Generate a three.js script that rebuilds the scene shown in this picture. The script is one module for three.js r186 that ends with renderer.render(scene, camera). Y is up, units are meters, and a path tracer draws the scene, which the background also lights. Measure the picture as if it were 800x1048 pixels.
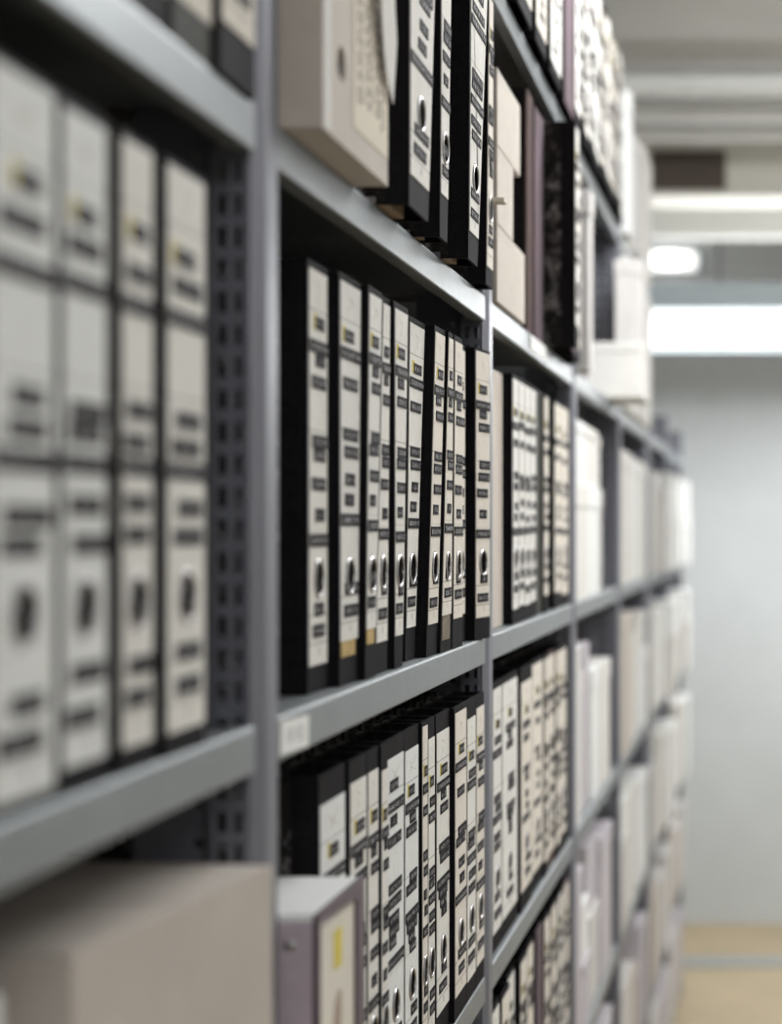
import * as THREE from 'three';
import { RoundedBoxGeometry } from 'three/addons/geometries/RoundedBoxGeometry.js';
import { mergeGeometries } from 'three/addons/utils/BufferGeometryUtils.js';
import { RectAreaLightUniformsLib } from 'three/addons/lights/RectAreaLightUniformsLib.js';

// ---------------------------------------------------------------- camera, light, exposure
RectAreaLightUniformsLib.init();
const scene = new THREE.Scene();
scene.background = new THREE.Color(0, 0, 0);
const FOCAL = 2040, VX = 785, VY = 542, EYE = 1.7;       // focal length and vanishing point in pixels of an 800 x 1048 frame, eye height in metres
const camera = new THREE.PerspectiveCamera(2 * Math.atan(524 / FOCAL) * 180 / Math.PI, 800 / 1048, 0.02, 60);
camera.position.set(0, EYE, 0);
camera.setViewOffset(800, 1048, 400 - VX, 524 - VY, 800, 1048);
camera.focus = 1.93;
camera.userData.fStop = 3.6;
const renderer = new THREE.WebGLRenderer({ antialias: true });
renderer.toneMapping = THREE.LinearToneMapping;
renderer.toneMappingExposure = 1.0;
renderer.shadowMap.enabled = true;
// ceiling lamps across the aisle: [distance, height, centre x, length, radiance below, glow of the diffuser, radiance to the sides]
const LAMPS = [
  [7.45, 2.385, 0.32, 1.7, 58, 1.5, 44],
  [3.2, 2.86, 0.5, 1.5, 50, 1.5, 92],
  [-0.9, 2.86, 0.7, 1.5, 44, 1.5, 20],  // unseen lamp behind the viewer, added as fill for the nearest bay
];

// ---------------------------------------------------------------- helpers
let seed = 20240611;
const rnd = () => { seed = (seed * 1664525 + 1013904223) >>> 0; return seed / 4294967296; };
const rr = (a, b) => a + (b - a) * rnd();
const pick = (a) => a[Math.floor(rnd() * a.length) % a.length];
const FRONT = 0.315;                                     // distance from the eye to the front plane of the shelving
const dist = (px, A) => FOCAL * A / (VX - px);           // distance down the aisle of a point in the plane x = -A
const used = new Map();
function numbered(n) { const k = used.get(n) || 0; used.set(n, k + 1); return k ? `${n}_${String(k).padStart(3, '0')}` : n; }
function tag(o, label, category, group, kind) {
  if (label) o.userData.label = label;
  if (category) o.userData.category = category;
  if (group) o.userData.group = group;
  if (kind) o.userData.kind = kind;
  return o;
}
function thing(name, x, y, z, label, category, group) {
  const g = new THREE.Group(); g.name = numbered(name); g.position.set(x, y, z); scene.add(g);
  return tag(g, label, category, group);
}
function part(name, geo, mat, parent, label) {
  const m = new THREE.Mesh(geo, mat); m.name = name; parent.add(m);
  if (label) m.userData.label = label;
  return m;
}
function structure(name, geo, mat, label, category) {
  const m = new THREE.Mesh(geo, mat); m.name = name; scene.add(m);
  return tag(m, label, category, null, 'structure');
}
const box = (w, h, d, x = 0, y = 0, z = 0) => new THREE.BoxGeometry(w, h, d).translate(x, y, z);
const rbox = (w, h, d, r, x = 0, y = 0, z = 0, s = 2) => new RoundedBoxGeometry(w, h, d, s, r).translate(x, y, z);

// value noise, tileable
function noiseGrid(n, cell) {
  const k = Math.max(1, Math.round(n / cell)), g = new Float32Array(k * k); for (let i = 0; i < g.length; i++) g[i] = rnd();
  const out = new Float32Array(n * n), s = (t) => t * t * (3 - 2 * t);
  for (let y = 0; y < n; y++) for (let x = 0; x < n; x++) {
    const fx = x / n * k, fy = y / n * k, x0 = Math.floor(fx), y0 = Math.floor(fy), tx = s(fx - x0), ty = s(fy - y0);
    const a = g[(y0 % k) * k + x0 % k], b = g[(y0 % k) * k + (x0 + 1) % k], c = g[((y0 + 1) % k) * k + x0 % k], d = g[((y0 + 1) % k) * k + (x0 + 1) % k];
    out[y * n + x] = (a * (1 - tx) + b * tx) * (1 - ty) + (c * (1 - tx) + d * tx) * ty;
  }
  return out;
}
function fractal(n, cells, weights) {
  const o = new Float32Array(n * n); let t = 0;
  cells.forEach((c, i) => { const g = noiseGrid(n, c), w = weights[i]; t += w; for (let k = 0; k < o.length; k++) o[k] += g[k] * w; });
  for (let k = 0; k < o.length; k++) o[k] /= t;
  return o;
}
function dataTexture(n, fn, srgb, rx = 1, ry = 1) {
  const a = new Uint8Array(n * n * 4);
  for (let i = 0; i < n * n; i++) { const c = fn(i, i % n, Math.floor(i / n)); a[i * 4] = c[0]; a[i * 4 + 1] = c[1]; a[i * 4 + 2] = c[2]; a[i * 4 + 3] = 255; }
  const t = new THREE.DataTexture(a, n, n); t.wrapS = t.wrapT = THREE.RepeatWrapping; t.magFilter = THREE.LinearFilter;
  t.repeat.set(rx, ry); if (srgb) t.colorSpace = THREE.SRGBColorSpace; t.needsUpdate = true; return t;
}
const cl = (v) => Math.max(0, Math.min(255, Math.round(v)));
const grey = (f, lo, hi) => (i) => { const v = cl(lo + (hi - lo) * f[i]); return [v, v, v]; };
const fineF = fractal(256, [2, 5, 17], [1, 0.7, 0.5]), coarseF = fractal(256, [64, 24, 8], [1, 0.7, 0.4]);
const fineTex = dataTexture(256, grey(fineF, 0, 255));

// ---------------------------------------------------------------- materials
const matt = (o) => new THREE.MeshPhysicalMaterial({ specularIntensity: 0.15, ...o });
const std = (o) => new THREE.MeshStandardMaterial(o);
const tintTex = (r, g, b, amount, f = fineF, f2 = coarseF) => dataTexture(256, (i) => { const v = 1 + amount * (0.6 * (f[i] - 0.5) + 0.9 * (f2[i] - 0.5)); return [cl(r * v), cl(g * v), cl(b * v)]; }, true);
const M = {};
M.metal = std({ color: 0xffffff, map: tintTex(128, 133, 136, 0.12), metalness: 0.55, roughness: 0.44, bumpMap: fineTex, bumpScale: 0.00005 });
M.post = std({ color: 0xffffff, map: tintTex(116, 117, 126, 0.12), metalness: 0.5, roughness: 0.45 });
M.wall = std({ map: tintTex(198, 202, 203, 0.05), roughness: 0.9 });
M.wallWhite = std({ map: tintTex(224, 224, 222, 0.05), roughness: 0.9 });
M.wallSide = std({ map: tintTex(120, 119, 118, 0.08), roughness: 0.9 });
M.ceiling = std({ map: tintTex(198, 198, 195, 0.06), roughness: 0.95 });
M.floor = std({ map: tintTex(176, 160, 132, 0.12), roughness: 0.6 });
M.strip = std({ map: tintTex(150, 156, 156, 0.08), roughness: 0.5 });
M.pipe = std({ map: tintTex(226, 227, 225, 0.05), roughness: 0.5 });
M.duct = std({ map: tintTex(214, 212, 203, 0.06), roughness: 0.7 });
M.grille = std({ map: tintTex(92, 82, 74, 0.10), roughness: 0.8 });
M.lampBody = std({ map: tintTex(160, 170, 176, 0.05), roughness: 0.5 });
M.spine = matt({ map: tintTex(22, 20, 23, 0.5), roughness: 0.75, bumpMap: fineTex, bumpScale: 0.00012 });
M.spineGrey = matt({ map: tintTex(66, 66, 62, 0.25), roughness: 0.7, bumpMap: fineTex, bumpScale: 0.00012 });
M.spinePink = matt({ map: tintTex(100, 88, 94, 0.25), roughness: 0.75 });
M.spineBrown = matt({ map: tintTex(82, 68, 66, 0.3), roughness: 0.75 });
M.paperBlock = std({ map: tintTex(150, 128, 104, 0.3), roughness: 0.9 });
M.chrome = std({ color: 0xa8a6a6, metalness: 1, roughness: 0.33 });
M.yellow = std({ map: tintTex(208, 190, 62, 0.15), roughness: 0.6 });
M.oldLabel = std({ map: tintTex(176, 150, 92, 0.3), roughness: 0.8 });
M.tornTan = std({ map: tintTex(110, 100, 82, 0.4), roughness: 0.9 });
M.card = std({ map: tintTex(190, 181, 172, 0.08), roughness: 0.85, bumpMap: fineTex, bumpScale: 0.0001 });
M.cardPale = std({ map: tintTex(214, 212, 208, 0.07), roughness: 0.85 });
M.cardGrey = std({ map: tintTex(198, 195, 193, 0.10), roughness: 0.85 });
M.cardMauve = std({ map: tintTex(184, 178, 184, 0.08), roughness: 0.8 });
M.white = std({ map: tintTex(224, 225, 224, 0.05), roughness: 0.8 });
M.tan = std({ map: tintTex(196, 176, 142, 0.12), roughness: 0.85 });
M.mauve = std({ map: tintTex(170, 158, 168, 0.10), roughness: 0.55 });
M.mauveDark = std({ map: tintTex(92, 78, 86, 0.15), roughness: 0.6 });
M.cream = std({ map: tintTex(214, 208, 196, 0.06), roughness: 0.8 });
M.stain = std({ map: tintTex(168, 148, 134, 0.2), roughness: 0.85 });
M.hole = std({ color: 0x2a2422, roughness: 0.9 });  // dark colour standing in for the shade inside finger holes

// marbled cover paper with a strip of black book cloth along the spine (u = 0)
{
  const n = 512, f = fractal(n, [128, 48, 18, 7, 3], [0.6, 1, 1, 0.8, 0.5]), f2 = fractal(n, [3, 9], [1, 1]);
  const t = dataTexture(n, (i, x) => {
    if (x < n * 0.065) { const v = 22 + 14 * (f2[i] - 0.5); return [cl(v + 2), cl(v), cl(v + 3)]; }
    const k = Math.max(0, (f[i] - 0.45) * 4.5); const v = 32 + 96 * Math.min(1, k) * (0.6 + 0.8 * f2[i]);
    return [cl(v + 2), cl(v), cl(v - 1)];
  }, true);
  t.wrapS = t.wrapT = THREE.ClampToEdgeWrapping;
  M.cover = matt({ map: t, roughness: 0.6 });
}
// label paper: three printings of rules, a pencil scribble and a numeral at the foot
function labelTexture(k, r, g, b) {
  const c = document.createElement('canvas'); c.width = 256; c.height = 1536; const x = c.getContext('2d');
  x.fillStyle = `rgb(${r},${g},${b})`; x.fillRect(0, 0, 256, 1536);
  for (let i = 0; i < 900; i++) { const d = Math.floor(rr(-9, 8)); x.fillStyle = `rgba(${r + d},${g + d},${b + d - 2},0.5)`; x.fillRect(rnd() * 256, rnd() * 1536, rr(2, 26), rr(2, 60)); }
  x.fillStyle = '#54504c';
  for (const f of [0.1, 0.405, 0.872, 0.945]) x.fillRect(0, f * 1536 + k * 5, 256, 3);
  x.fillStyle = '#9a958d'; x.fillRect(0, 0.66 * 1536, 256, 2);
  x.strokeStyle = '#aaa49a'; x.lineWidth = 3;
  for (let j = 0; j < 5; j++) { x.beginPath(); x.moveTo(rr(70, 130), rr(40, 120)); x.lineTo(rr(120, 210), rr(40, 120)); x.stroke(); }
  x.fillStyle = '#4a4642'; x.font = '44px sans-serif'; x.textAlign = 'center'; x.fillText(['8', '6', '5'][k], 140, 1500);
  const t = new THREE.CanvasTexture(c); t.colorSpace = THREE.SRGBColorSpace; return t;
}
M.label = [labelTexture(0, 214, 211, 206), labelTexture(1, 211, 209, 205), labelTexture(2, 211, 204, 194)].map((t) => std({ map: t, roughness: 0.8 }));
M.labelCool = std({ map: labelTexture(1, 214, 215, 214), roughness: 0.8 });

// embossed label tapes: one sheet of words, white on black
const WORDS = { num: ['COTB', '901', '902', '903', '904', '911', '912', '926', '927', '953'], short: ['-2-', '-1-', '-3-', 'A-Z', '1/2', 'AND', 'NO 4'], med: ['1970/72', '1970/05', '1974/5', '1973/5', '1971/2', 'FILE TO', 'STAFF', 'RULES', 'CORR', 'CEN/C', '1970/8', '1972/4'], long: ['STRONGROOM', 'HON/PE/C7', 'REGULATIONS', 'ACCOUNTING', 'CONTRACTS', 'COMMITTEE'] };
const CELL = {};
{
  const c = document.createElement('canvas'); c.width = 2048; c.height = 1024; const x = c.getContext('2d');
  x.fillStyle = '#17151a'; x.fillRect(0, 0, 2048, 1024);
  let px = 8, py = 8; const h = 72;
  x.textAlign = 'center'; x.textBaseline = 'middle';
  for (const kind of Object.keys(WORDS)) for (const w of WORDS[kind]) {
    const len = w.length * 0.0074 + 0.007, pw = Math.round(h * len / 0.0095);
    if (px + pw > 2040) { px = 8; py += h + 8; }
    x.fillStyle = '#1d1a1f'; x.fillRect(px, py, pw, h);
    x.fillStyle = '#e4e3e2'; x.font = 'bold 40px monospace';
    const step = (pw - 24) / w.length; for (let i = 0; i < w.length; i++) x.fillText(w[i], px + 12 + step * (i + 0.5), py + h / 2 + 2);
    CELL[w] = { u0: px / 2048, u1: (px + pw) / 2048, v1: 1 - py / 1024, v0: 1 - (py + h) / 1024, len };
    px += pw + 8;
  }
  const t = new THREE.CanvasTexture(c); t.colorSpace = THREE.SRGBColorSpace;
  M.tape = matt({ map: t, roughness: 0.7 });
}
function tapeGeometry(word, len, y, zc, x) {
  const k = CELL[word], g = box(0.0007, 0.0095, len, x, y, zc), uv = g.attributes.uv, last = 2 / 2048;
  for (let i = 0; i < 24; i++) {
    if (i < 4) uv.setXY(i, uv.getX(i) < 0.5 ? k.u0 : k.u1, uv.getY(i) < 0.5 ? k.v0 : k.v1); else uv.setXY(i, last, 1 - last);
  }
  return g;
}
function plateWithHole(w, h, t, hy, hr, seg = 20, hx = w / 2) {       // across -z, up y, thick +x
  const s = new THREE.Shape(); s.moveTo(0, 0); s.lineTo(w, 0); s.lineTo(w, h); s.lineTo(0, h); s.lineTo(0, 0);
  if (hr) { const p = new THREE.Path(); p.absellipse(hx, hy, Math.min(hr, w * 0.36), hr, 0, Math.PI * 2, true); s.holes.push(p); }
  const g = new THREE.ExtrudeGeometry(s, { depth: t, bevelEnabled: false, curveSegments: seg });
  const uv = g.attributes.uv, p = g.attributes.position;
  for (let i = 0; i < uv.count; i++) uv.setXY(i, p.getX(i) / w, p.getY(i) / h);
  return g.rotateY(Math.PI / 2);
}

// ---------------------------------------------------------------- the room
const ZF = -8.6, ZB = 3.2, XL = -0.66, XR = 1.5, TOP = 3.0, T = 0.12;
{
  const len = ZB - ZF, zc = (ZB + ZF) / 2, w = XR - XL, xc = (XR + XL) / 2;
  const uvm = (g, sx, sy) => { const u = g.attributes.uv; for (let i = 0; i < u.count; i++) u.setXY(i, u.getX(i) * sx, u.getY(i) * sy); return g; };
  structure('floor', uvm(box(w + 2 * T, T, len + 2 * T, xc, -T / 2, zc), 2, 12), M.floor, 'worn beige floor of the archive aisle', 'floor');
  structure('ceiling', uvm(box(w + 2 * T, T, len + 2 * T, xc, TOP + T / 2, zc), 2, 12), M.ceiling, 'grey plastered ceiling above the aisle', 'ceiling');
  structure('wall_left', uvm(box(T, TOP, len, XL - T / 2, TOP / 2, zc), 12, 3), M.wallSide, 'grey wall behind the metal shelving', 'wall');
  structure('wall_right', uvm(box(T, TOP, len, XR + T / 2, TOP / 2, zc), 12, 3), M.wallWhite, 'pale wall on the open side of the aisle', 'wall');
  structure('wall_far', uvm(box(w + 2 * T, TOP, T, xc, TOP / 2, ZF - T / 2), 2, 3), M.wall, 'pale painted wall at the end of the aisle', 'wall');
  structure('wall_near', uvm(box(w + 2 * T, TOP, T, xc, TOP / 2, ZB + T / 2), 2, 3), M.wall, 'pale wall behind the viewer', 'wall');
  structure('trim_1', box(w, 0.006, 0.16, xc, 0.003, -7.83), M.strip, 'grey strip set across the beige floor', 'floor strip');
  structure('trim_2', rbox(w, 0.11, 0.12, 0.008, xc, 2.82, -7.32), M.pipe, 'white beam under the ceiling above the far lamp', 'beam');
}
// pipes, duct and lamps under the ceiling
[[5.6, 2.95, 0.032], [5.9, 2.945, 0.036], [6.2, 2.945, 0.034]].forEach(([d, y, r], i) => {
  const g = thing('ceiling_pipe', (XL + XR) / 2, y, -d, ['white ceiling pipe, nearest and topmost of the three', 'white ceiling pipe, middle of the three', 'white ceiling pipe, lowest of the three, beside the duct'][i], 'pipe', 'pipes crossing under the ceiling');
  part('pipe', new THREE.CylinderGeometry(r, r, XR - XL, 20).rotateZ(Math.PI / 2), M.pipe, g);
  for (const x of [-0.62, 0.2, 0.75]) part('bracket', new THREE.CylinderGeometry(r + 0.004, r + 0.004, 0.025, 20).rotateZ(Math.PI / 2).translate(x, 0, 0), M.pipe, g);
});
{
  const g = thing('ventilation_duct', 0, 2.806, -6.6, 'pale ventilation duct with a dark brown grille', 'duct');
  part('duct_body', rbox(XR - XL, 0.19, 0.26, 0.006, (XL + XR) / 2, 0.095, -0.13), M.duct, g);
  const gr = part('grille', box(0.245, 0.13, 0.012, -0.26, 0.083, 0.004), M.grille, g, 'dark brown grille');
  for (let k = 0; k < 5; k++) part('slat', box(0.24, 0.008, 0.012, -0.26, 0.035 + k * 0.024, 0.012), M.grille, gr);
}
LAMPS.forEach(([d, y, x, len, rad, glow, side], i) => {
  const g = thing('ceiling_lamp', x, y, -d, ['long fluorescent ceiling lamp glowing in front of the far wall', 'fluorescent ceiling lamp over the fourth bay, above the frame', 'fluorescent ceiling lamp behind the viewer'][i], 'lamp', 'fluorescent lamps across the aisle');
  const up = TOP - y, hb = i ? Math.min(up, 0.06) : 0.10;
  part('housing', rbox(len, hb, 0.16, 0.006, 0, (i ? up - hb / 2 : 0.13 + hb / 2), 0), M.lampBody, g);
  const glowMat = std({ color: 0xffffff, emissive: new THREE.Color(glow, glow, glow * 0.98), roughness: 0.5 });
  part('diffuser', rbox(len - 0.04, i ? up - hb : 0.13, 0.14, 0.02, 0, i ? (up - hb) / 2 : 0.065, 0, 3), glowMat, g, 'glowing white diffuser');
  for (const s of [-1, 1]) part('end_cap', rbox(0.02, (i ? up - hb : 0.13) + 0.004, 0.146, 0.006, s * (len / 2 - 0.01), i ? (up - hb) / 2 : 0.067, 0), M.lampBody, g);
  if (!i) for (const s of [-0.5, 0.5]) part('hanger', new THREE.CylinderGeometry(0.006, 0.006, up - 0.23, 8).translate(s, 0.23 + (up - 0.23) / 2, 0), M.post, g);
  const tone = new THREE.Color(0.985, 0.995, 1), hd = i ? up - hb : 0.13;      // the opal diffuser shines down and to both sides
  const l = new THREE.RectAreaLight(tone, rad, len - 0.06, 0.13);
  l.position.set(0, -0.004, 0); l.rotation.x = -Math.PI / 2; g.add(l);
  if (!i) part('added_light_shield', rbox(len, 0.155, 0.006, 0.002, 0, 0.0675, -0.0775), M.lampBody, g);  // plate added behind the diffuser to keep its light off the upper wall
  for (const s of i ? [-1, 1] : [1]) { const a = new THREE.RectAreaLight(tone, side, len - 0.06, hd - 0.03); a.position.set(0, hd / 2, s * 0.074); a.rotation.y = s > 0 ? Math.PI : 0; g.add(a); }
});
{ // short wall lamp behind the beam and the small bulb
  const g = thing('wall_lamp', -0.42, 2.852, ZF, 'short glowing wall lamp above the long far lamp', 'lamp');
  part('back_plate', rbox(0.30, 0.10, 0.02, 0.004, 0, 0.0, 0.01), M.lampBody, g);
  part('diffuser', rbox(0.24, 0.085, 0.07, 0.02, 0, 0, 0.05, 3), std({ color: 0xffffff, emissive: new THREE.Color(0.9, 0.9, 0.88), roughness: 0.5 }), g, 'glowing white cover');
  const l = new THREE.PointLight(0xffffff, 0.12); l.position.set(0, 0, 0.11); l.shadow.radius = 2; g.add(l);
  const b = thing('pendant_bulb', -0.02, 2.76, -7.55, 'small white bulb hanging on a short cord', 'bulb');
  part('bulb', new THREE.LatheGeometry([[0, -0.03], [0.016, -0.026], [0.024, -0.01], [0.022, 0.006], [0.012, 0.022], [0.011, 0.036], [0, 0.036]].map((p) => new THREE.Vector2(...p)), 18).translate(0, 0.05, 0), M.white, b);
  part('cord', new THREE.CylinderGeometry(0.005, 0.005, TOP - 2.76 - 0.086, 8).translate(0, 0.086 + (TOP - 2.76 - 0.086) / 2, 0), M.grille, b);
}

// ---------------------------------------------------------------- the shelving
const LEVEL = { S0: EYE - 1.633, S00: EYE - 1.255, S1: EYE - 0.877, S2: EYE - 0.499, S3: EYE - 0.1207, S4: EYE + 0.2618, S5: EYE + 0.64 };
const POST = (k) => 1.25 + (k - 1);                      // distance of upright k
const LIP = 0.0293;
const shelfProfile = (() => {                            // (outward, up), extruded along the aisle
  const s = new THREE.Shape(), D = 0.295, r = 0.003, t = 0.0015;
  s.moveTo(-D, 0); s.lineTo(-r, 0); s.quadraticCurveTo(0, 0, 0, -r); s.lineTo(0, -LIP + 0.002); s.quadraticCurveTo(0, -LIP, -0.002, -LIP);
  s.lineTo(-0.014, -LIP); s.lineTo(-0.014, -LIP + t); s.lineTo(-t, -LIP + t); s.lineTo(-t, -t); s.lineTo(-D + t, -t); s.lineTo(-D + t, -LIP); s.lineTo(-D, -LIP); s.lineTo(-D, 0);
  return s;
})();
function shelfGeometry(len) { return new THREE.ExtrudeGeometry(shelfProfile, { depth: len, bevelEnabled: false, curveSegments: 5 }); }
function flangeGeometry(h) {
  const s = new THREE.Shape(), w = 0.0245; s.moveTo(0, 0); s.lineTo(w, 0); s.lineTo(w, h); s.lineTo(0, h); s.lineTo(0, 0);
  for (let y = 0.02; y < h - 0.02; y += 0.02) for (const c of [0.0072, 0.0178]) {
    const p = new THREE.Path(); p.moveTo(c - 0.0027, y - 0.0065); p.lineTo(c - 0.0027, y + 0.0065); p.lineTo(c + 0.0027, y + 0.0065); p.lineTo(c + 0.0027, y - 0.0065); p.lineTo(c - 0.0027, y - 0.0065); s.holes.push(p);
  }
  return new THREE.ExtrudeGeometry(s, { depth: 0.0015, bevelEnabled: false });
}
function stripGeometry(h) {
  const s = new THREE.Shape(), w = 0.05; s.moveTo(0, 0); s.lineTo(w, 0); s.lineTo(w, h); s.lineTo(0, h); s.lineTo(0, 0);
  for (let y = 0.03; y < h - 0.02; y += 0.025) { const p = new THREE.Path(); p.absarc(w - 0.009, y, 0.0035, 0, Math.PI * 2, true); s.holes.push(p); }
  return new THREE.ExtrudeGeometry(s, { depth: 0.0015, bevelEnabled: false, curveSegments: 4 });
}
function postGeometry(h) {                               // front face of an upright, profile in plan
  const s = new THREE.Shape();                            // (across the aisle, towards the viewer)
  s.moveTo(-0.009, 0.0195); s.lineTo(-0.009, 0.021); s.quadraticCurveTo(-0.0078, 0.021, -0.0074, 0.0195); s.lineTo(0.0002, 0.001); s.quadraticCurveTo(0.001, -0.001, 0.001, -0.004);
  s.lineTo(0.001, -0.028); s.quadraticCurveTo(0.001, -0.031, -0.002, -0.031); s.lineTo(-0.0245, -0.031); s.lineTo(-0.0245, -0.0295); s.lineTo(-0.0012, -0.0295); s.lineTo(-0.0012, -0.002); s.lineTo(-0.009, 0.0195);
  return new THREE.ExtrudeGeometry(s, { depth: h, bevelEnabled: false, curveSegments: 5 }).rotateX(-Math.PI / 2).scale(1, 1, -1);
}
function rack(from, to, height, levels, label) {
  const g = thing('shelving_rack', -FRONT, 0, -POST(from), label, 'shelving');
  const flange = flangeGeometry(height), strip = stripGeometry(height), post = fixWinding(postGeometry(height));
  const rear = new THREE.BoxGeometry(0.03, height, 0.04);
  for (let k = from; k <= to; k++) {
    const z = -(POST(k) - POST(from));
    const p = part('upright', post, M.post, g); p.position.set(0, 0, z);
    const f = part('slotted_flange', flange, M.post, p); f.position.set(-0.0275, 0, 0.0222);
    const s = part('side_strip', strip, M.post, p); s.position.set(-0.0785, 0, 0.012);
    part('rear_post', rear, M.post, g).position.set(-0.318, height / 2, z);
  }
  for (let k = from; k < to; k++) for (const L of levels) {
    const z1 = -(POST(k + 1) - 0.0245 - POST(from)), len = 1 - 0.0245 - 0.0325;
    const s = part('shelf', shelfGeo(len), M.metal, g); s.position.set(0, LEVEL[L], z1); s.userData.bay = k; s.userData.level = L;
  }
  return g;
}
const geoCache = {};
function shelfGeo(len) { const k = len.toFixed(4); return geoCache[k] ||= shelfGeometry(len); }
function fixWinding(g) { const i = g, p = i.attributes.position, n = p.count, a = p.array.slice(), o = p.array; for (let t = 0; t < n; t += 3) for (let c = 0; c < 3; c++) { o[(t + 1) * 3 + c] = a[(t + 2) * 3 + c]; o[(t + 2) * 3 + c] = a[(t + 1) * 3 + c]; } i.computeVertexNormals(); return i; }
const LEVELS = ['S0', 'S00', 'S1', 'S2', 'S3', 'S4', 'S5'];
const rackA = rack(0, 5, EYE + 0.66, LEVELS, 'tall grey metal shelving rack running along the aisle');
const rackB = rack(5.08, 7.08, EYE + 0.36, LEVELS.slice(0, 6), 'lower grey metal shelving rack at the far end of the aisle');
function textCard(text, w, h) {
  const c = document.createElement('canvas'); c.width = 512; c.height = Math.round(512 * h / w); const x = c.getContext('2d');
  x.fillStyle = '#e2e2e0'; x.fillRect(0, 0, 512, c.height); x.fillStyle = '#5a5a5e'; x.textAlign = 'center'; x.textBaseline = 'middle'; x.font = `${Math.round(c.height * 0.62)}px sans-serif`;
  if (text) x.fillText(text, 256, c.height / 2, 470);
  const t = new THREE.CanvasTexture(c); t.colorSpace = THREE.SRGBColorSpace; return std({ map: t, roughness: 0.6 });
}
{ // a lettered card and a blank white strip on the shelf lips
  const lip = (bay, L) => rackA.children.find((c) => c.name === 'shelf' && c.userData.bay === bay && c.userData.level === L);
  const s3 = lip(1, 'S3');
  const c1 = part('lip_strip', box(0.001, 0.0215, 0.078), textCard('901-953', 0.078, 0.0215), s3, 'white card lettered 901-953'); c1.position.set(0.0008, -0.0155, 0.943 - 0.043); c1.rotation.x = -0.03;
  const s4 = lip(2, 'S4');
  const c2 = part('lip_strip', rbox(0.0014, 0.019, 0.2, 0.0006), textCard('', 0.2, 0.02), s4, 'blank white card'); c2.position.set(0.001, -0.0125, 0.943 - 0.46);
}

// ---------------------------------------------------------------- files and boxes
const SHELF_WORDS = { S5: 'top shelf', S4: 'upper shelf', S3: 'middle shelf', S2: 'lower shelf', S1: 'low shelf', S00: 'knee-high shelf', S0: 'bottom shelf' };
const BAY_WORDS = ['nearest bay', 'sharp second bay', 'third bay', 'fourth bay', 'fifth bay', 'sixth bay', 'last bay'];
const NTH = ['first', 'second', 'third', 'fourth', 'fifth', 'sixth', 'seventh', 'eighth', 'ninth', 'tenth', 'eleventh', 'twelfth', 'thirteenth', 'fourteenth', 'fifteenth', 'sixteenth', 'seventeenth'];
const where = (bay, level, n) => `${NTH[n]} from left, ${SHELF_WORDS[level]}, ${BAY_WORDS[bay - 1]}`;

const LAYOUTS = [
  [['num', 0.135, 0.5], ['long', 0.195, 0.5], ['short', 0.225, 0.5], ['med', 0.285, 0.55], ['med', 0.43, 0.55], ['med', 0.468, 0.55], ['med', 0.54, 0.5], ['short', 0.615, 0.5], ['long', 0.69, 0.5], ['short', 0.855, 0.55], ['med', 0.92, 0.5]],
  [['num', 0.14, 0.45], ['long', 0.2, 0.5], ['med', 0.28, 0.45], ['med', 0.425, 0.5], ['med', 0.465, 0.5], ['short', 0.545, 0.5], ['short', 0.6, 0.5], ['long', 0.665, 0.5], ['med', 0.855, 0.6], ['med', 0.92, 0.5]],
  [['num', 0.13, 0.5], ['long', 0.19, 0.5], ['short', 0.22, 0.55], ['med', 0.27, 0.5], ['med', 0.42, 0.5], ['med', 0.45, 0.5], ['long', 0.535, 0.5], ['med', 0.57, 0.5], ['short', 0.6, 0.5], ['short', 0.63, 0.5], ['short', 0.85, 0.55], ['med', 0.91, 0.5]],
  [['num', 0.15, 0.5], ['med', 0.208, 0.5], ['long', 0.262, 0.5], ['med', 0.45, 0.5], ['med', 0.49, 0.5], ['long', 0.54, 0.5], ['med', 0.605, 0.5], ['med', 0.655, 0.5], ['med', 0.865, 0.5], ['med', 0.925, 0.5]],
];
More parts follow.
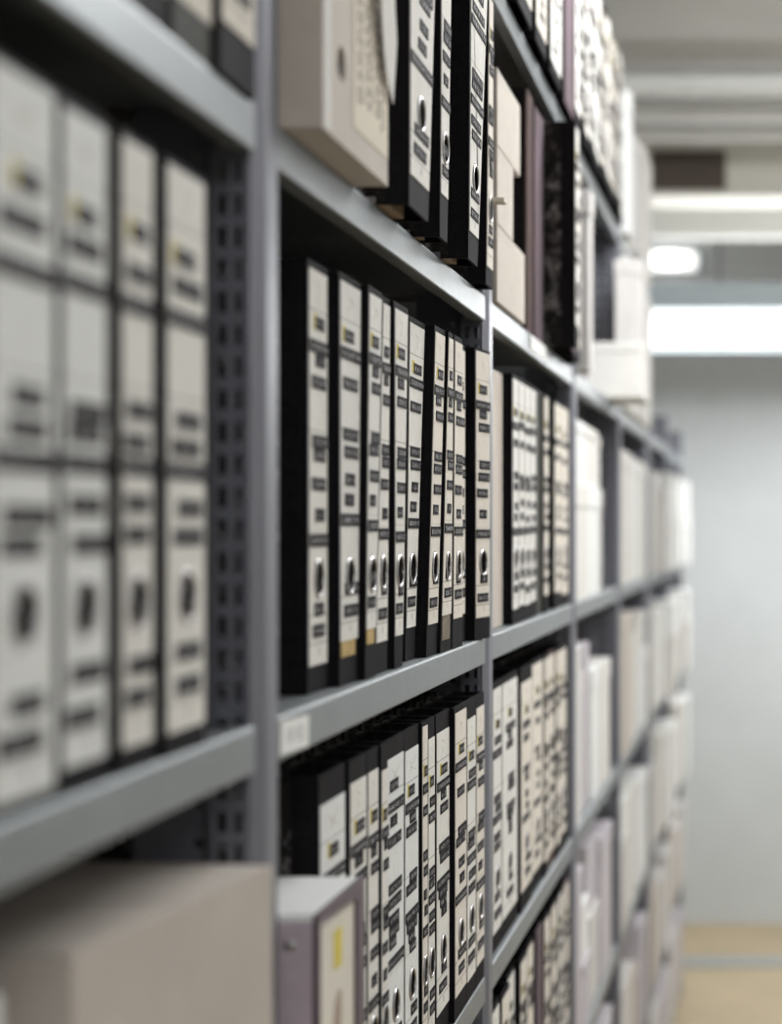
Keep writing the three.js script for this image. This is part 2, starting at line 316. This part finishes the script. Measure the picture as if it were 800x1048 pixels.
// one lever-arch file. q: A distance from the eye to the spine plane; dl, dr near and far edge of the spine at the foot, dlt, drt at the head
function binder(level, q, label, group) {
  const H = q.H || 0.318, D = q.depth || 0.268, W = q.dr - q.dl, t = 0.0026, ts = 0.003;
  const mid = (q.dl + q.dr) / 2, g = thing(q.name || 'lever_arch_file', -q.A, LEVEL[level] + 0.0004, -mid, label, 'file', group);
  if (q.yaw) g.rotation.y = q.yaw;
  const warp = (geo) => {
    const p = geo.attributes.position;
    for (let i = 0; i < p.count; i++) {
      const v = p.getY(i) / H, u = -p.getZ(i) / W, a = q.dl + (q.dlt - q.dl) * v, b = q.dr + (q.drt - q.dr) * v;
      p.setZ(i, -(a + (b - a) * u) + mid);
    }
    geo.computeVertexNormals(); return geo;
  };
  const hy = 0.084, hr = 0.0142, sm = q.spine || M.spine;
  part('spine', warp(plateWithHole(W, H, ts, hy, q.plain ? 0 : hr).translate(-ts, 0, 0)), sm, g);
  for (const s of [0, 1]) {
    const c = box(D, H, t, -D / 2 - ts, H / 2, s ? -W + t / 2 : -t / 2), uv = c.attributes.uv, p = c.attributes.position;
    for (let i = 0; i < uv.count; i++) uv.setXY(i, 0.002 + 0.996 * (-ts - p.getX(i)) / D, p.getY(i) / H);
    part('cover', warp(c), q.cover || M.cover, g);
  }
  const pf = q.edge ? 0.02 : 0.078;
  part('paper_block', warp(box(D - pf - 0.007, H - 0.022, W - 2 * t - 0.002, -pf - (D - pf - 0.007) / 2, H / 2 - (q.edge ? 0.009 : 0.004), -W / 2)), M.paperBlock, g);
  if (q.edge) part('metal_edge', warp(box(0.014, 0.006, 0.004, -0.034, 0.0032, -0.001)), M.chrome, g, 'bright metal edge guard');
  if (q.tab) part('paper_tab', rbox(0.02, 0.005, 0.022, 0.001, 0.004, 0.097, -W / 2), M.cream, g, 'cream paper tab');
  if (q.plain) return g;
  const ring = new THREE.TorusGeometry(hr - 0.0006, 0.0013, 8, 24).scale(Math.min(hr, W * 0.36) / hr, 1, 1).rotateY(Math.PI / 2).translate(0.001, hy, -W / 2);
  part('finger_ring', warp(ring), M.chrome, g);
  part('ring_sleeve', warp(new THREE.CylinderGeometry(hr - 0.001, hr - 0.002, 0.012, 18, 1, true).scale(1, 1, Math.min(hr, W * 0.36) / hr).rotateZ(Math.PI / 2).translate(-0.006, hy, -W / 2)), M.hole, g);
  const lt = q.lt ?? 0.006, lb = q.lb ?? rr(0.018, 0.026), m = Math.min(0.0035, W * 0.06), lw = W - 2 * m, lh = H - lt - lb, lx = 0.0006;
  const lab = part('spine_label', warp(plateWithHole(lw, lh, lx, hy - lb, hr + 0.0012).translate(0.0001, lb, -m)), q.paper || pick(M.label), g, 'white paper spine label');
  const lay = q.words || (q.layout === undefined ? pick(LAYOUTS) : LAYOUTS[q.layout]).map((a) => [pick(WORDS[a[0]]), a[1] + rr(-0.008, 0.008), a[2] + rr(-0.08, 0.08), a[0]]);
  for (let i = 1; i < lay.length; i++) lay[i][1] = Math.max(lay[i][1], lay[i - 1][1] + 0.0099 / lh);      // tapes may touch, never overlap
  for (const [w, f, c, kind] of lay) {
    const len = Math.min(CELL[w].len, lw * (kind === 'long' ? 0.99 : kind === 'num' ? 0.56 : kind === 'short' ? 0.5 : 0.76)), y = lb + lh * (1 - f);
    const zc = -m - Math.max(len / 2 + 0.0004, Math.min(lw - len / 2 - 0.0004, lw * c));
    part('label_tape', warp(tapeGeometry(w, len, y, zc, lx + 0.0006)), M.tape, lab);
    if (kind === 'num' && !q.noYellow) part('yellow_sticker', warp(box(0.0005, 0.012, Math.min(0.007, lw * 0.16), lx + 0.0003, y + 0.001, zc + len / 2)), M.yellow, lab, 'yellow sticker');
  }
  if (q.old) part('old_label', warp(box(0.0006, q.old, lw * 0.8, 0.0004, lb - q.old / 2 - 0.0003, -W / 2 + W * 0.06)), q.oldMat || M.oldLabel, g, 'yellowed strip of an older label');
  return g;
}
// a row given by pixels at the foot [xl, xr] (and at the head [xlt, xrt]) in the plane A
function row(bay, level, list, start = 0) {
  let e0 = 0, e1 = 0;
  const lim0 = POST(bay - 1) + 0.034, lim1 = POST(bay) - 0.026;
  list.forEach((q, n) => {
    if (q.d) { [q.dl, q.dr] = q.d; q.dlt ??= q.dl; q.drt ??= q.dr; }
    else {
      q.dl = dist(q.x[0], q.A); q.dr = dist(q.x[1], q.A);
      const tp = q.top || q.x; q.dlt = dist(tp[0], q.A); q.drt = dist(tp[1], q.A);
    }
    q.dl = Math.max(q.dl, e0 + 0.0012, lim0); q.dlt = Math.max(q.dlt, e1 + 0.0012, lim0);
    q.dr = Math.min(Math.max(q.dr, q.dl + 0.03), lim1); q.drt = Math.min(Math.max(q.drt, q.dlt + 0.03), lim1);
    e0 = q.dr; e1 = q.drt;
    binder(level, q, `${q.look || 'black file with white taped spine label'}, ${where(bay, level, n + start)}`, `files on the ${SHELF_WORDS[level]}`);
  });
}
// a carton with body and lid
function carton(o) {           // A, d:[near,far], y0, h, depth, mat, lid, name, label, group, yaw
  const L = o.d[1] - o.d[0], D = o.depth || 0.27, g = thing(o.name || 'archive_box', -o.A, o.y0 + 0.0004, -(o.d[0] + o.d[1]) / 2, o.label, 'box', o.group);
  if (o.yaw) g.rotation.y = o.yaw;
  const lid = o.lid ?? 0.035;
  part('body', rbox(D - 0.004, o.h - (lid ? 0.002 : 0), L - 0.004, 0.0015, -D / 2 , (o.h - (lid ? 0.002 : 0)) / 2, 0), o.mat, g);
  if (lid) part('lid', rbox(D, lid, L, 0.002, -D / 2, o.h - lid / 2, 0), o.mat2 || o.mat, g);
  return g;
}

// nearest bay
row(1, 'S3', [
  { x: [-80, -16], A: 0.318 },
  { x: [-14, 57], A: 0.318, lt: 0.004, lb: 0.006, paper: M.labelCool },
  { x: [60.5, 110], A: 0.318, lb: 0.012, paper: M.labelCool },
  { x: [122, 157], A: 0.318, lt: 0.004, lb: 0.012, paper: M.label[0] },
  { x: [168.5, 210], A: 0.317, lt: 0.004, lb: 0.012, paper: M.label[0] },
].map((q) => ({ ...q, look: 'blurred file with white taped spine', layout: 3 })));
row(1, 'S4', [
  { x: [108, 172], A: 0.318, paper: M.label[2] },
  { x: [177, 217], A: 0.316, paper: M.label[2], spine: M.spineGrey },
  { x: [222, 261], A: 0.312, lb: 0.03 },
].map((q) => ({ ...q, look: 'file cut off by the photo top' })));
{
  const g = carton({ A: 0.311, d: [0.944, 1.2], y0: LEVEL.S2, h: 0.2955, mat: M.card, lid: 0, depth: 0.27, yaw: -0.13, name: 'cardboard_box', label: 'plain beige cardboard box turned askew on the lower shelf, nearest bay' });
  for (const k of [-1, 1]) part('flap', rbox(0.266, 0.002, 0.1245, 0.0008, -0.135, 0.2962, k * 0.0632), M.card, g);
  carton({ A: 0.345, d: [0.62, 0.90], y0: LEVEL.S2, h: 0.29, mat: M.white, label: 'pale box at the bottom left corner behind the cardboard box' });
}
// sharp second bay
{
  // cardboard box with finger hole, printed form and torn flap
  const d0 = 1.3, d1 = 1.5236, L = d1 - d0, h = 0.3, D = 0.28, g = thing('archive_box', -0.29, LEVEL.S4 + 0.0004, -(d0 + d1) / 2, 'beige cardboard archive box with printed form and finger hole overhanging the shelf', 'box');
  part('front_panel', plateWithHole(L, h, 0.003, 0.055, 0.0125, 20, 0.0588).translate(-0.003, 0, L / 2), M.card, g);
  for (const s of [-1, 1]) part('side_panel', box(D - 0.003, h, 0.003, -0.003 - (D - 0.003) / 2, h / 2, s * (L / 2 - 0.0015)), M.card, g);
  part('bottom_panel', box(D - 0.003, 0.003, L - 0.006, -0.003 - (D - 0.003) / 2, 0.0015, 0), M.card, g);
  part('top_panel', box(D - 0.003, 0.003, L - 0.006, -0.003 - (D - 0.003) / 2, h - 0.0015, 0), M.card, g);
  part('inside_dark', box(D - 0.06, h - 0.03, L - 0.03, -0.03 - (D - 0.06) / 2, h / 2, 0), M.hole, g);  // dark block painted as the shade behind the finger hole
  part('corner_tape', box(0.0006, h - 0.002, 0.02, 0.0003, h / 2, L / 2 - 0.012), M.cardPale, g);
  const c = document.createElement('canvas'); c.width = 512; c.height = 1024; const x = c.getContext('2d');
  x.fillStyle = '#d6ccbb'; x.fillRect(0, 0, 512, 1024);
  x.save(); x.translate(0, 1024); x.rotate(-Math.PI / 2); x.fillStyle = '#24211f';
  for (let k = 0; k < 9; k++) { const y = 60 + k * 48; let p = 60 + rr(0, 60); const n = 1024 * rr(0.55, 0.9); while (p < n) { const w = rr(20, 70); x.fillRect(p, y, w, k % 3 === 0 ? 22 : 13); p += w + rr(8, 16); } }
  x.restore();
  const tx = new THREE.CanvasTexture(c); tx.colorSpace = THREE.SRGBColorSpace;
  part('printed_form', box(0.0006, 0.24, 0.125, 0.0003, 0.14, -L / 2 + 0.065), std({ map: tx, roughness: 0.85 }), g, 'printed form pasted on the box');
  const s = new THREE.Shape(); s.moveTo(0, 0.115); s.quadraticCurveTo(0.018, 0.055, 0.052, 0.038); s.lineTo(0.072, 0.028); s.lineTo(0.072, 0.075); s.lineTo(0.05, 0.11); s.lineTo(0, 0.17); s.lineTo(0, 0.115);
  const fl = part('torn_flap', new THREE.ExtrudeGeometry(s, { depth: 0.0008, bevelEnabled: false, curveSegments: 10 }).rotateY(Math.PI / 2), M.cardPale, g, 'torn paper flap'); fl.position.set(0.002, 0.035, -L / 2 + 0.073); fl.rotation.z = -0.06;
}
row(2, 'S4', [
  { x: [418.5, 438], top: [418.5, 449], A: 0.289, lt: 0.006, lb: 0.026, paper: M.label[0], edge: 1 },
  { x: [450, 457.5], top: [451, 463], A: 0.293, lb: 0.04, paper: M.label[0], edge: 1 },
  { x: [479, 488.5], top: [481, 500], A: 0.289, lb: 0.028, paper: M.label[0], edge: 1 },
  { x: [497, 504.2], top: [500, 504.2], A: 0.300, lb: 0.02, paper: M.label[2], tab: 1 },
].map((q) => ({ ...q, look: 'black file overhanging the shelf lip' })));
row(2, 'S3', [
  { x: [314.5, 335], A: 0.3345, lb: 0.02, paper: M.label[0] },
  { x: [347, 366], top: [346.5, 369.5], A: 0.3275, lb: 0.034, paper: M.label[1], old: 0.012 },
  { x: [373, 383.5], top: [371.5, 391], A: 0.322, lb: 0.04, paper: M.label[1], old: 0.012 },
  { x: [383, 396], top: [391.5, 399], A: 0.325, lb: 0.026, paper: M.label[0], noYellow: 1 },
  { x: [403.5, 411.5], top: [400, 417.5], A: 0.322, lb: 0.028, paper: M.label[0] },
  { x: [414.5, 424], top: [418, 435], A: 0.330, lb: 0.03, paper: M.label[0] },
  { x: [436, 447], top: [438, 455.5], A: 0.321, lb: 0.03, paper: M.label[2] },
  { x: [449.5, 461.5], top: [455.5, 462], A: 0.318, lb: 0.036, paper: M.label[2], old: 0.024, oldMat: M.tornTan, noYellow: 1 },
  { x: [461.5, 473], top: [462, 473], A: 0.317, lb: 0.03, paper: M.label[2], noYellow: 1 },
  { d: [2.09, 2.15], A: 0.326, lb: 0.03, paper: M.label[2], noYellow: 1 },
  { d: [2.16, 2.222], A: 0.313, lb: 0.024, lt: 0.003, paper: M.label[2], yaw: -0.13, look: 'file turned askew in front of the post' },
].map((q, k) => ({ layout: k % 4 === 1 ? 1 : 0, ...q })));
{
  // mauve box file with cream panel
  const d0 = 1.287, d1 = 1.432, L = d1 - d0, h = 0.25, D = 0.27, g = thing('box_file', -0.29, LEVEL.S2 + 0.0004, -(d0 + d1) / 2, 'mauve box file with cream front panel and yellow sticker beside the cardboard box', 'box');
  part('body', rbox(D, h - 0.004, L, 0.005, -D / 2 - 0.003, (h - 0.004) / 2, 0, 3), M.mauve, g);
  part('top_panel', rbox(D, 0.006, L - 0.004, 0.002, -D / 2 - 0.003, h - 0.003, 0), M.white, g, 'pale top');
  const s = new THREE.Shape(); s.moveTo(-L / 2, 0); s.lineTo(L / 2, 0); s.lineTo(L / 2, h); s.lineTo(-L / 2, h); s.lineTo(-L / 2, 0);
  const p = new THREE.Path(); p.moveTo(-L / 2 + 0.004, 0.006); p.lineTo(-L / 2 + 0.004, h - 0.004); p.lineTo(L / 2 - 0.026, h - 0.012); p.lineTo(L / 2 - 0.026, 0.006); p.lineTo(-L / 2 + 0.004, 0.006); s.holes.push(p);
  part('front_rim', new THREE.ExtrudeGeometry(s, { depth: 0.004, bevelEnabled: false }).rotateY(Math.PI / 2).translate(-0.003, 0, 0), M.mauveDark, g, 'dark mauve rim');
  const pn = part('front_panel', box(0.002, h - 0.018, L - 0.032, -0.0022, h / 2 - 0.003, 0.011), M.cream, g, 'cream front panel');
  part('yellow_sticker', box(0.0005, 0.026, 0.024, -0.0010, h - 0.035, 0.008), M.yellow, pn, 'yellow sticker');
  const st = new THREE.Shape(); st.moveTo(0, 0); st.quadraticCurveTo(0.02, 0.03, 0.014, 0.055); st.quadraticCurveTo(-0.006, 0.06, -0.012, 0.03); st.quadraticCurveTo(-0.018, 0.01, 0, 0);
  part('brown_stain', new THREE.ExtrudeGeometry(st, { depth: 0.0003, bevelEnabled: false }).rotateY(Math.PI / 2).translate(-0.0012, h - 0.12, 0.012), M.stain, pn, 'brown stain');
  part('rivet', new THREE.SphereGeometry(0.004, 12, 8).scale(1, 1, 0.5).translate(-0.018, h - 0.02, L / 2), M.chrome, g, 'small bright rivet');
}
row(2, 'S2', [
  { x: [326, 353], A: 0.327, lt: 0.022, paper: M.labelCool },
  { x: [357, 375], A: 0.325, lt: 0.018, paper: M.label[0] },
  { x: [375.5, 387], A: 0.325, lt: 0.018, paper: M.label[0] },
  { x: [387.5, 393.5], A: 0.323, lt: 0.022, paper: M.label[0] },
  { x: [393.5, 413], A: 0.325, lt: 0.017, lb: 0.02, paper: M.labelCool, noYellow: 1, look: 'wide file taped STAFF RULES AND REGULATIONS', words: [['COTB', 0.085, 0.38, 'num'], ['HON/PE/C7', 0.15, 0.5, 'long'], ['-2-', 0.195, 0.36, 'short'], ['FILE TO', 0.255, 0.42, 'med'], ['1970/05', 0.4, 0.45, 'med'], ['1970/72', 0.445, 0.42, 'med'], ['STAFF', 0.497, 0.38, 'med'], ['RULES', 0.533, 0.38, 'med'], ['AND', 0.568, 0.3, 'short'], ['REGULATIONS', 0.63, 0.5, 'long'], ['1970/8', 0.86, 0.5, 'med']] },
  { x: [413, 428], A: 0.325, lt: 0.019, paper: M.labelCool },
  { x: [428.5, 436.5], A: 0.322, lt: 0.004, paper: M.label[2] },
  { x: [436.5, 444.5], A: 0.322, lt: 0.019, paper: M.label[0] },
  { x: [445, 459.5], A: 0.321, lt: 0.018, paper: M.label[0] },
  { x: [464, 477], A: 0.316, lt: 0.006, paper: M.label[2] },
  { x: [477, 486.5], A: 0.316, lt: 0.02, paper: M.label[0] },
  { x: [486.7, 497], A: 0.316, lt: 0.014, paper: M.label[2] },
]);
// third bay
{
  const st = [[0.308, 2.287, 2.55, 0.089], [0.308, 2.287, 2.435, 0.09], [0.308, 2.287, 2.503, 0.089]]; let y = LEVEL.S4;
  st.forEach(([A, a, b, h], i) => { carton({ A, d: [a, b], y0: y, h, mat: M.card, lid: 0.0, name: 'flat_archive_box', label: `flat beige archive box, ${['bottom', 'middle', 'topmost'][i]} of the stack beside the second post`, group: 'stacked flat boxes' }); y += h + 0.0006; });
}
row(3, 'S4', [
  { x: [539, 545], A: 0.316, plain: 1, spine: M.spineBrown, look: 'dark brown-backed file without label' },
  { x: [547, 556], A: 0.318, plain: 1, spine: M.spinePink, look: 'dull pink-backed file without label' },
  { d: [2.815, 2.885], A: 0.273, lb: 0.03, spine: M.spine, look: 'marbled black file pulled far out' },
  { d: [2.90, 2.98], A: 0.284, paper: M.label[2], spine: M.spinePink, look: 'pinkish file with taped label' },
  { d: [2.99, 3.06], A: 0.292, paper: M.label[2], look: 'black file with taped label' },
  { d: [3.07, 3.15], A: 0.296, paper: M.label[2], look: 'black file with taped label' },
], 3);
row(3, 'S5', [
  { d: [2.30, 2.39], A: 0.302 },
  { x: [530, 544], A: 0.302 }, { x: [548, 559], A: 0.302 }, { x: [563, 574], A: 0.302 }, { x: [578, 587], A: 0.302, spine: M.spinePink, plain: 1, look: 'mauve-backed file without label' }, { x: [588, 595], A: 0.300 },
]);
{
  const g = carton({ A: 0.33, d: [2.40, 2.50], y0: LEVEL.S3, h: 0.315, mat: M.card, lid: 0, name: 'slim_archive_box', label: 'slim upright beige box right of the post on the middle shelf, third bay' });
  part('seam', box(0.0008, 0.313, 0.0015, 0.0016, 0.157, 0.0), M.stain, g);
}
row(3, 'S3', [
  { x: [524, 530.3], A: 0.322 }, { x: [530.3, 536.3], A: 0.322 }, { x: [536.3, 542.3], A: 0.322 }, { x: [542.3, 548], A: 0.322 },
  { x: [548.5, 554], A: 0.325, spine: M.spineGrey, plain: 1, look: 'dark grey-backed file without label' }, { x: [554.5, 561], A: 0.322, paper: M.label[2] }, { x: [567, 574], A: 0.322 }, { x: [574, 581], A: 0.322 },
].map((q) => ({ ...q, layout: 1 })), 1);
row(3, 'S2', [
  { x: [503.5, 513], A: 0.322, lt: 0.008 }, { x: [513, 529], A: 0.322, lt: 0.008 }, { x: [532.5, 544], A: 0.320, lt: 0.02 }, { x: [544, 555], A: 0.322, lt: 0.006 },
  { x: [555.5, 561], A: 0.320, lt: 0.006, paper: M.label[2] }, { x: [561, 567], A: 0.322, paper: M.label[2], spine: M.spineBrown }, { x: [567, 573], A: 0.320, paper: M.label[2] }, { x: [573, 579], A: 0.320 },
]);
row(3, 'S1', [
  { d: [2.30, 2.38], A: 0.32 }, { d: [2.385, 2.46], A: 0.318 }, { d: [2.49, 2.56], A: 0.325 }, { d: [2.58, 2.65], A: 0.32, paper: M.label[2] }, { d: [2.67, 2.74], A: 0.322, paper: M.label[2] }, { d: [2.77, 2.84], A: 0.32, spine: M.spinePink, plain: 1, look: 'pinkish-backed file without label' },
  { d: [2.86, 2.93], A: 0.32 }, { d: [2.95, 3.03], A: 0.32 }, { d: [3.05, 3.12], A: 0.32 }, { d: [3.14, 3.21], A: 0.32, spine: M.spinePink },
]);
// fourth to last bay: pale files and cartons, mostly out of focus
const rowFill = (bay, level, a, b, w, f) => { const list = []; let d = a; while (d + w <= b) { const ww = w * rr(0.9, 1.1); list.push({ d: [d, Math.min(d + ww - 0.003, b)], A: rr(f - 0.006, f + 0.006), lt: pick([0.004, 0.006, 0.018]), paper: M.label[Math.floor(rnd() * 3)], look: 'pale blurred file with taped label' }); d += ww; } row(bay, level, list); };
rowFill(4, 'S5', 3.3, 4.2, 0.083, 0.300);
{
  const lab = (n, bay, level) => where(bay, level, n);
  const fill = (bay, level, spec) => {
    const end = {}; let n = -1, last = null;
    for (const [a, b, A, hs, mats, yaw] of spec) {
      n++; let y = LEVEL[level];
      hs.forEach((h, i) => {
        const pos = hs.length > 1 ? [' lower box of a stack,', ' upper box of a stack,', ' topmost box of a stack,'][i] : '';
        const mat = mats[i % mats.length], tone = { card: 'beige', cardPale: 'cream', cardGrey: 'grey', cardMauve: 'mauve grey', white: 'white', tan: 'tan' }[mat];
        carton({ A: A + (i ? 0.004 : 0), d: [a, b], y0: y, h, mat: M[mat], lid: h > 0.15 ? 0.04 : 0.02, label: `${tone} archive box,${pos} ${lab(n, bay, level)}`, group: `boxes on the ${SHELF_WORDS[level]}`, name: 'carton' });
        y += h + 0.0006;
      });
    }
  };
  fill(4, 'S4', [[3.295, 3.36, 0.292, [0.3], ['cardGrey']], [3.38, 3.5, 0.31, [0.19, 0.11], ['cardMauve', 'tan']], [3.53, 3.68, 0.325, [0.2], ['cardGrey']], [3.956, 4.19, 0.246, [0.11], ['cardPale']]]);
  carton({ A: 0.25, d: [3.962, 4.185], y0: LEVEL.S4 + 0.1106, h: 0.165, mat: M.cardGrey, lid: 0.03, depth: 0.055, name: 'carton', label: 'white carton standing on the protruding cream box, fourth bay' });
  fill(4, 'S3', [[3.30, 3.53, 0.316, [0.199, 0.107], ['cardPale', 'white']], [3.54, 3.79, 0.318, [0.199, 0.107], ['white', 'cardPale']], [3.80, 4.0, 0.33, [0.199, 0.105], ['cardGrey', 'cardPale']]]);
  fill(4, 'S2', [[3.30, 3.4, 0.318, [0.3], ['cardPale']], [3.41, 3.52, 0.325, [0.25, 0.045], ['cardGrey', 'white']], [3.53, 3.64, 0.325, [0.295], ['cardMauve']], [3.66, 3.82, 0.32, [0.24], ['white']], [3.83, 4.05, 0.318, [0.24], ['cardPale']]]);
  fill(4, 'S1', [[3.30, 3.44, 0.318, [0.3], ['cardMauve']], [3.45, 3.6, 0.318, [0.12, 0.1], ['cardMauve', 'white']], [3.61, 3.83, 0.322, [0.17, 0.13], ['cardGrey', 'cardMauve']], [3.84, 4.1, 0.318, [0.28], ['cardMauve']]]);
  fill(4, 'S00', [[3.30, 3.6, 0.318, [0.25], ['cardGrey']], [3.62, 4.1, 0.318, [0.28], ['cardMauve']]]);
  fill(5, 'S5', [[4.3, 4.42, 0.296, [0.31], ['white']], [4.43, 4.58, 0.31, [0.3], ['cardPale']], [4.6, 4.85, 0.302, [0.27], ['cardGrey']], [4.87, 5.2, 0.3, [0.3], ['cardPale']]]);
  fill(5, 'S4', [[4.3, 4.6, 0.3, [0.33], ['cardPale']], [4.62, 4.9, 0.302, [0.31], ['cardGrey']], [4.92, 5.19, 0.3, [0.32], ['cardPale']]]);
  fill(5, 'S3', [[4.29, 4.62, 0.314, [0.295], ['cardPale']], [4.63, 4.93, 0.316, [0.29], ['white']], [4.94, 5.2, 0.314, [0.29], ['cardPale']]]);
  fill(5, 'S2', [[4.29, 4.6, 0.312, [0.31], ['card']], [4.62, 4.86, 0.316, [0.25], ['cardPale']], [4.96, 5.2, 0.312, [0.2, 0.09], ['white', 'cardPale']]]);
  fill(5, 'S1', [[4.29, 4.52, 0.312, [0.2, 0.08], ['cardGrey', 'white']], [4.53, 4.78, 0.316, [0.28], ['cardPale']], [4.9, 5.2, 0.312, [0.26], ['white']]]);
  fill(5, 'S00', [[4.29, 4.6, 0.312, [0.26], ['cardGrey']], [4.62, 4.88, 0.316, [0.2], ['card']], [5.0, 5.2, 0.312, [0.26], ['cardMauve']]]);
  const far = (k) => POST(5.08 + k);
  for (const k of [0, 1]) {
    const bay = 6 + k, p = far(k), e = far(k + 1);
    fill(bay, 'S3', [[p + 0.05, p + 0.34, 0.312, [0.28], [k ? 'white' : 'cardGrey']], [p + 0.36, p + 0.63, 0.29, k ? [0.17, 0.12] : [0.24], [k ? 'white' : 'cardGrey', 'white']], [p + 0.65, e - 0.05, 0.28, [0.16, 0.13], ['white', 'white']]]);
    fill(bay, 'S2', [[p + 0.05, p + 0.34, 0.312, [0.28], ['cardPale']], [p + 0.36, p + 0.63, 0.305, [0.27], ['white']], [p + 0.65, e - 0.05, 0.28, [0.18, 0.1], ['cardPale', 'white']]]);
    fill(bay, 'S1', [[p + 0.05, p + 0.34, 0.312, [0.22], ['cardGrey']], [p + 0.36, p + 0.63, 0.3, [0.29], ['cardPale']], [p + 0.65, e - 0.05, 0.285, [0.28], ['white']]]);
    fill(bay, 'S00', [[p + 0.05, p + 0.34, 0.312, [0.26], ['card']], [p + 0.36, p + 0.63, 0.305, [0.25], ['cardGrey']], [p + 0.65, e - 0.05, 0.3, [0.27], ['cardGrey']]]);
    fill(bay, 'S0', [[p + 0.05, p + 0.45, 0.312, [0.28], ['cardGrey']], [p + 0.47, e - 0.05, 0.31, [0.26], ['cardMauve']]]);
  }
}
scene.traverse((o) => { if (o.isMesh) { o.castShadow = true; o.receiveShadow = true; } });
renderer.render(scene, camera);
